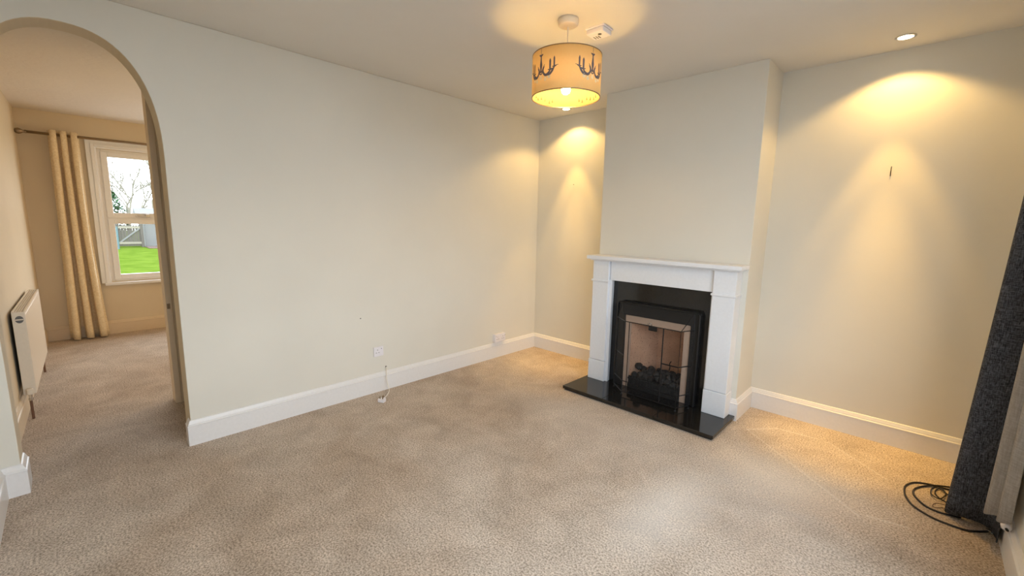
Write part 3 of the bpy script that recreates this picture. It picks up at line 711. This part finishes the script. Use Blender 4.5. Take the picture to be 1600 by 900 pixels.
def chandelier(a0):
    bm = bmesh.new(); r = SR + .0004
    for k in range(5): v = .004 + k * .0052; ribbon(bm, [(.0008 * (-1) ** k, v, .0009), (.0008 * (-1) ** k, v + .0035, .0009)], a0, r)
    ribbon(bm, sm([(-.013, .032, .0012), (-.006, .035, .0030), (0, .036, .0036), (.006, .035, .0030), (.013, .032, .0012)]), a0, r)
    ribbon(bm, sm([(0, .038, .0040), (0, .046, .0026), (0, .062, .0038), (0, .080, .0058), (0, .092, .0050), (0, .104, .0034), (0, .112, .0055), (0, .117, .0030)]), a0, r)
    ribbon(bm, sm([(-.012, .119, .001), (0, .124, .0022), (.012, .119, .001)]), a0, r)
    for s in (-1, 1):
        ribbon(bm, sm([(s * .008, .122, .0012), (s * .012, .104, .0022), (s * .020, .088, .0010), (s * .025, .082, .0005)]), a0, r)
        ribbon(bm, sm([(s * .024, .090, .0006), (s * .015, .108, .0024), (s * .020, .124, .0036), (s * .033, .133, .0046), (s * .047, .127, .0040), (s * .056, .116, .0024), (s * .060, .108, .0010)]), a0, r)
        ribbon(bm, sm([(s * .040, .136, .0010), (s * .055, .133, .0034), (s * .068, .120, .0038), (s * .078, .104, .0026), (s * .088, .096, .0014), (s * .100, .093, .0005)]), a0, r)
        ribbon(bm, sm([(s * .044, .109, .0006), (s * .054, .112, .0026), (s * .066, .110, .0026), (s * .074, .106, .0006)]), a0, r)
        ribbon(bm, sm([(s * .068, .099, .0006), (s * .078, .100, .0024), (s * .090, .098, .0010)]), a0, r)
        ribbon(bm, sm([(s * .057, .108, .0034), (s * .057, .080, .0036), (s * .057, .070, .0036), (s * .057, .064, .0020), (s * .057, .060, .0004)]), a0, r)
        ribbon(bm, sm([(s * .079, .098, .0028), (s * .079, .070, .0030), (s * .079, .062, .0030), (s * .079, .056, .0016), (s * .079, .052, .0004)]), a0, r)
    obj('chandelier_print', bm, M['print'], sh)
    for u, v in ((0, .140), (-.030, .150), (.030, .150), (-.052, .142), (.052, .142)):
        bm = bmesh.new(); ribbon(bm, sm([(u, v - .011, .0010), (u, v - .003, .0048), (u, v + .004, .0062), (u, v + .010, .0016)]), a0, SR + .0004); obj('drop_print', bm, M['palebead'], sh)
    for u, v in ((-.015, .176), (.012, .170), (-.045, .181), (.042, .179), (.062, .172), (-.064, .174)):
        bm = bmesh.new(); ribbon(bm, sm([(u, v - .009, .0008), (u, v, .0026), (u, v + .006, .0042), (u, v + .010, .0014)]), a0, SR - .0026); obj('inner_drop_print', bm, M['printdrop'], sh)
cam_az = math.atan2(-3.527 - LY, 3.043 - LX)
for k in range(4): chandelier(cam_az + PI/4 + k * PI/2)

# smoke alarm
al = thing('smoke_alarm', 'square white alarm box on the ceiling beside the pendant lamp', 'smoke alarm', (1.618, -1.405, H), math.radians(3))
obj('base_plate', B(-.056, .056, -.050, .050, -.008, 0), M['plastic'], al, bevel=.002)
obj('cover', B(-.052, .052, -.046, .046, -.034, -.008), M['plastic'], al, bevel=.006)
bm = bmesh.new(); ring_lathe(bm, [(.010, -.036), (.010, -.033)], (.015, -.015, 0), 16); obj('test_button', bm, M['slate'], al)
bm = bmesh.new()
for k in range(3): box(bm, -.035 + k * .014, -.029 + k * .014, .0, .03, -.0348, -.0335)
obj('vent', bm, M['slate'], al)

# downlights
def downlight(x, y, label):
    d = thing('downlight', label, 'downlight', (x, y, H))
    bm = bmesh.new(); ring_lathe(bm, [(.034, -.001), (.034, -.004), (.041, -.006), (.046, -.003), (.046, 0), (.040, .0)], (0, 0, 0), 36, closed=True); obj('bezel', bm, M['chrome'], d, smooth=True)
    bm = bmesh.new(); ring_lathe(bm, [(.034, -.0015), (.030, -.0035), (.001, -.0045)], (0, 0, 0), 30); obj('lens', bm, M['lens'], d, smooth=True)
    return d
downlight(2.815, -.215, 'lit recessed downlight in the ceiling of the wide right alcove')
downlight(.490, -.200, 'lit recessed downlight in the ceiling of the narrow left alcove')

# ------------------------------------------------------------ garden
G = -.2
struct(obj('ground', B(-60, BX - .16, -30, 30, G - .2, G), M['grass']), 'green lawn outside the window')
struct(obj('ground', B(-9.5, BX - .17, -12, 12, G, G + .02), M['paving']), 'unseen paved terrace added against the house to cut green bounce')  # out of view; added so less lawn green bounces onto the ceiling
struct(obj('ground', B(W + .13, 40, -30, 30, G - .2, G), M['paving']))
bm = B(-25.9, -24.2, -.72, 3.2, G, G + .04); tag(obj('soil_bed', bm, M['soil'], bevel=.02), 'brown leafy flower bed at the foot of the white shed', 'flower bed')
gt = thing('garden_gate', 'weathered wooden gate with a diagonal brace across the lawn', 'gate', (-25.9, -1.25, G))
bm = bmesh.new()
for k in range(8): yy = -.42 + k * .108; box(bm, -.015, .01, yy, yy + .10, .06, 1.10)
obj('boards', bm, M['wood'], gt)
for zz in (.16, .94): obj('ledge', B(.01, .045, -.42, .44, zz, zz + .11), M['bark'], gt)
bm = bmesh.new(); prism(bm, [(.01, -.42, .27), (.01, -.32, .27), (.01, .44, .94), (.01, .33, .94)], (.03, 0, 0)); obj('brace', bm, M['render'], gt)
for yy in (-.50, .46):
    obj('gate_post', B(-.06, .06, yy - .04, yy + .07, 0, 1.28), M['wood'], gt)
shd = thing('garden_shed', 'low white shed with a pale roof beside the wooden gate', 'shed', (-27.2, 1.4, G))
obj('shed_wall', B(-1.2, 1.2, -2.05, 2.2, 0, 1.35), M['render'], shd)
bm = bmesh.new(); prism(bm, [(-1.35, -2.3, 1.35), (1.35, -2.3, 1.35), (1.35, -2.3, 1.47), (0, -2.3, 1.98), (-1.35, -2.3, 1.47)], (0, 4.7, 0)); obj('shed_roof', bm, M['slate'], shd)
fn = thing('garden_fence', 'weathered board fence continuing from the wooden gate', 'fence', (-26, -5, G))
bm = bmesh.new()
for k in range(44): yy = -1.9 + k * .125 - .2; box(bm, -.012, .012, yy, yy + .115, .03, 1.2)
obj('board_panel', bm, M['wood'], fn).location = (0, -.2, 0)
pst = bmesh.new(); tube(pst, [(-24.4, -1.84, G), (-24.4, -1.84, G + 1.05)], .07, 12); tag(obj('garden_post', pst, M['blueplastic']), 'pale blue upright post on the lawn before the gate', 'post')
def leafy(x, y, r, h, n, name, label, cat):
    t = thing(name, label, cat, (x, y, G)); bm = bmesh.new()
    for i in range(n):
        a = rnd.random() * 2 * PI; q = rnd.random() ** .4; zz = rnd.random()
        rr = r * q * math.sin(PI * (.15 + .8 * zz)); p = Vector((rr * math.cos(a), rr * math.sin(a), h * (.12 + .88 * zz)))
        s = rnd.uniform(.07, .14); m_ = Matrix.Translation(p) @ Matrix.Rotation(rnd.random() * 6, 4, 'Z') @ Matrix.Rotation(rnd.uniform(-1, 1), 4, 'X')
        vs = [bm.verts.new(m_ @ Vector(v)) for v in ((0, -s, 0), (s * .45, 0, .02), (0, s, 0), (-s * .45, 0, .02))]; bm.faces.new(vs)
    obj('foliage', bm, M['leaf'], t)
    bm = bmesh.new()
    for k in range(6): a = k * 1.05; tube(bm, [(.03 * math.cos(a), .03 * math.sin(a), 0), (r * .3 * math.cos(a), r * .3 * math.sin(a), h * .45), (r * .55 * math.cos(a), r * .55 * math.sin(a), h * .85)], [.03, .02, .006], 6)
    obj('stem', bm, M['bark'], t); return t
leafy(-29.6, -1.55, .62, 2.85, 1100, 'evergreen_bush', 'dense green bush rising behind the wooden gate', 'bush')
leafy(-25.0, .55, .45, .95, 260, 'low_shrub', 'sparse low green shrub against the white shed', 'bush').location.z += .06
def tree(x, y, h, seed, label):
    r_ = random.Random(seed); bm = bmesh.new()
    def br(p, d, l, r, lv):
        q = p + d * l * .5 + Vector((r_.uniform(-.04, .04), r_.uniform(-.04, .04), 0)) * l; e = p + d * l
        tube(bm, [p, q, e], [r, r * .85, r * .62], 5 if lv > 1 else 6, False)
        if lv >= 6: return
        for k in range(3 if lv < 4 else 4):
            ax = Vector((r_.uniform(-1, 1), r_.uniform(-1, 1), r_.uniform(-.2, .6))).normalized()
            nd = (d + ax * r_.uniform(.5, .95)).normalized()
            br(p + d * l * r_.uniform(.55, 1.), nd, l * r_.uniform(.58, .80), r * .60, lv + 1)
    br(Vector((0, 0, -.1)), Vector((0, 0, 1)), h * .33, h * .017, 0)
    t = thing('bare_tree', label, 'tree', (x, y, G), 0, 'bare trees beyond the garden fence'); obj('trunk_and_branches', bm, M['bark'], t)
tree(-30, -.9, 6.5, 3, 'bare grey tree directly behind the wooden gate')
tree(-33, .6, 8, 5, 'tall bare tree rising behind the white shed')
tree(-35.5, -4.2, 8, 9, 'slender bare tree behind the fence beyond the pale blue post')
tree(-46, 3.5, 10, 12, 'farthest bare tree beyond the right end of the shed')

# ------------------------------------------------------------ light
def light(name, kind, loc, power, color, **k):
    d = bpy.data.lights.new(name, kind); d.energy = power; d.color = color
    for a, v in k.items(): setattr(d, a, v)
    o = bpy.data.objects.new(name, d); col.objects.link(o); o.location = loc; return o
WARM = (1, .57, .13)
for x, y in ((2.815, -.215), (.490, -.200)):
    light('downlight_flood', 'SPOT', (x, y, H - .012), 22, (1, .62, .20), spot_size=math.radians(126), spot_blend=.35, shadow_soft_size=.02)
    light('downlight_core', 'SPOT', (x, y, H - .012), 190 if x > 1 else 110, WARM, spot_size=math.radians(32), spot_blend=.9, shadow_soft_size=.02)
    light('downlight_beam', 'SPOT', (x, y, H - .012), 46 if x > 1 else 54, WARM, spot_size=math.radians(48), spot_blend=.45, shadow_soft_size=.02)

w = bpy.data.worlds.new('sky'); scn.world = w; w.use_nodes = True; nt = w.node_tree
bg = nt.nodes['Background']
tc = nt.nodes.new('ShaderNodeTexCoord'); sx = nt.nodes.new('ShaderNodeSeparateXYZ'); nt.links.new(tc.outputs['Generated'], sx.inputs[0])
r = nt.nodes.new('ShaderNodeValToRGB'); r.color_ramp.elements[0].position = 0.; r.color_ramp.elements[0].color = (.89, .95, 1, 1)
r.color_ramp.elements[1].position = 1.; r.color_ramp.elements[1].color = (.72, .85, 1, 1)
nt.links.new(sx.outputs[2], r.inputs[0]); nt.links.new(r.outputs[0], bg.inputs[0]); bg.inputs[1].default_value = 7.25
def portal(x, y0, y1, z0, z1, sgn):
    d = bpy.data.lights.new('window_portal', 'AREA'); d.shape = 'RECTANGLE'; d.size = z1 - z0; d.size_y = y1 - y0; d.energy = 1
    o = bpy.data.objects.new('window_portal', d); col.objects.link(o); o.location = (x, (y0 + y1) / 2, (z0 + z1) / 2)
    o.rotation_euler = (0, math.radians(90) * sgn, 0); d.cycles.is_portal = True
portal(W + .125, wy0, wy1, wz0, wz1, 1)
portal(BX - .165, by0, by1, bz0, bz1, -1)
portal(BX - .165, fy0, fy1, 0, bz1, -1)
light('back_room_fill', 'POINT', (-2.0, -1.2, 1.85), 27, (1, .74, .44), shadow_soft_size=.05)  # unseen warm fill without a fitting, added to brighten the back room

# ------------------------------------------------------------ camera
cam = bpy.data.cameras.new('camera'); cam.sensor_width = 36; cam.lens = 671.85 / 1600 * 36; cam.clip_start = .02; cam.clip_end = 200
co = bpy.data.objects.new('camera', cam); col.objects.link(co); scn.camera = co
f = Vector((-0.68608297, 0.7120518, -0.14923938)); u = Vector((-0.11668871, 0.09477582, 0.98863607)); rt = f.cross(u)
mt = Matrix((( rt.x, u.x, -f.x, 3.04268), (rt.y, u.y, -f.y, -3.52663), (rt.z, u.z, -f.z, 1.35055), (0, 0, 0, 1)))
co.matrix_world = mt

scn.view_settings.view_transform = 'Standard'; scn.view_settings.look = 'None'; scn.view_settings.exposure = 0.; scn.view_settings.gamma = 1.
scn.view_settings.use_curve_mapping = False
cy = scn.cycles
cy.use_denoising = True; cy.denoiser = 'OPENIMAGEDENOISE'; cy.max_bounces = 10; cy.diffuse_bounces = 7; cy.transparent_max_bounces = 16
cy.sample_clamp_indirect = 8; cy.caustics_reflective = False; cy.caustics_refractive = False
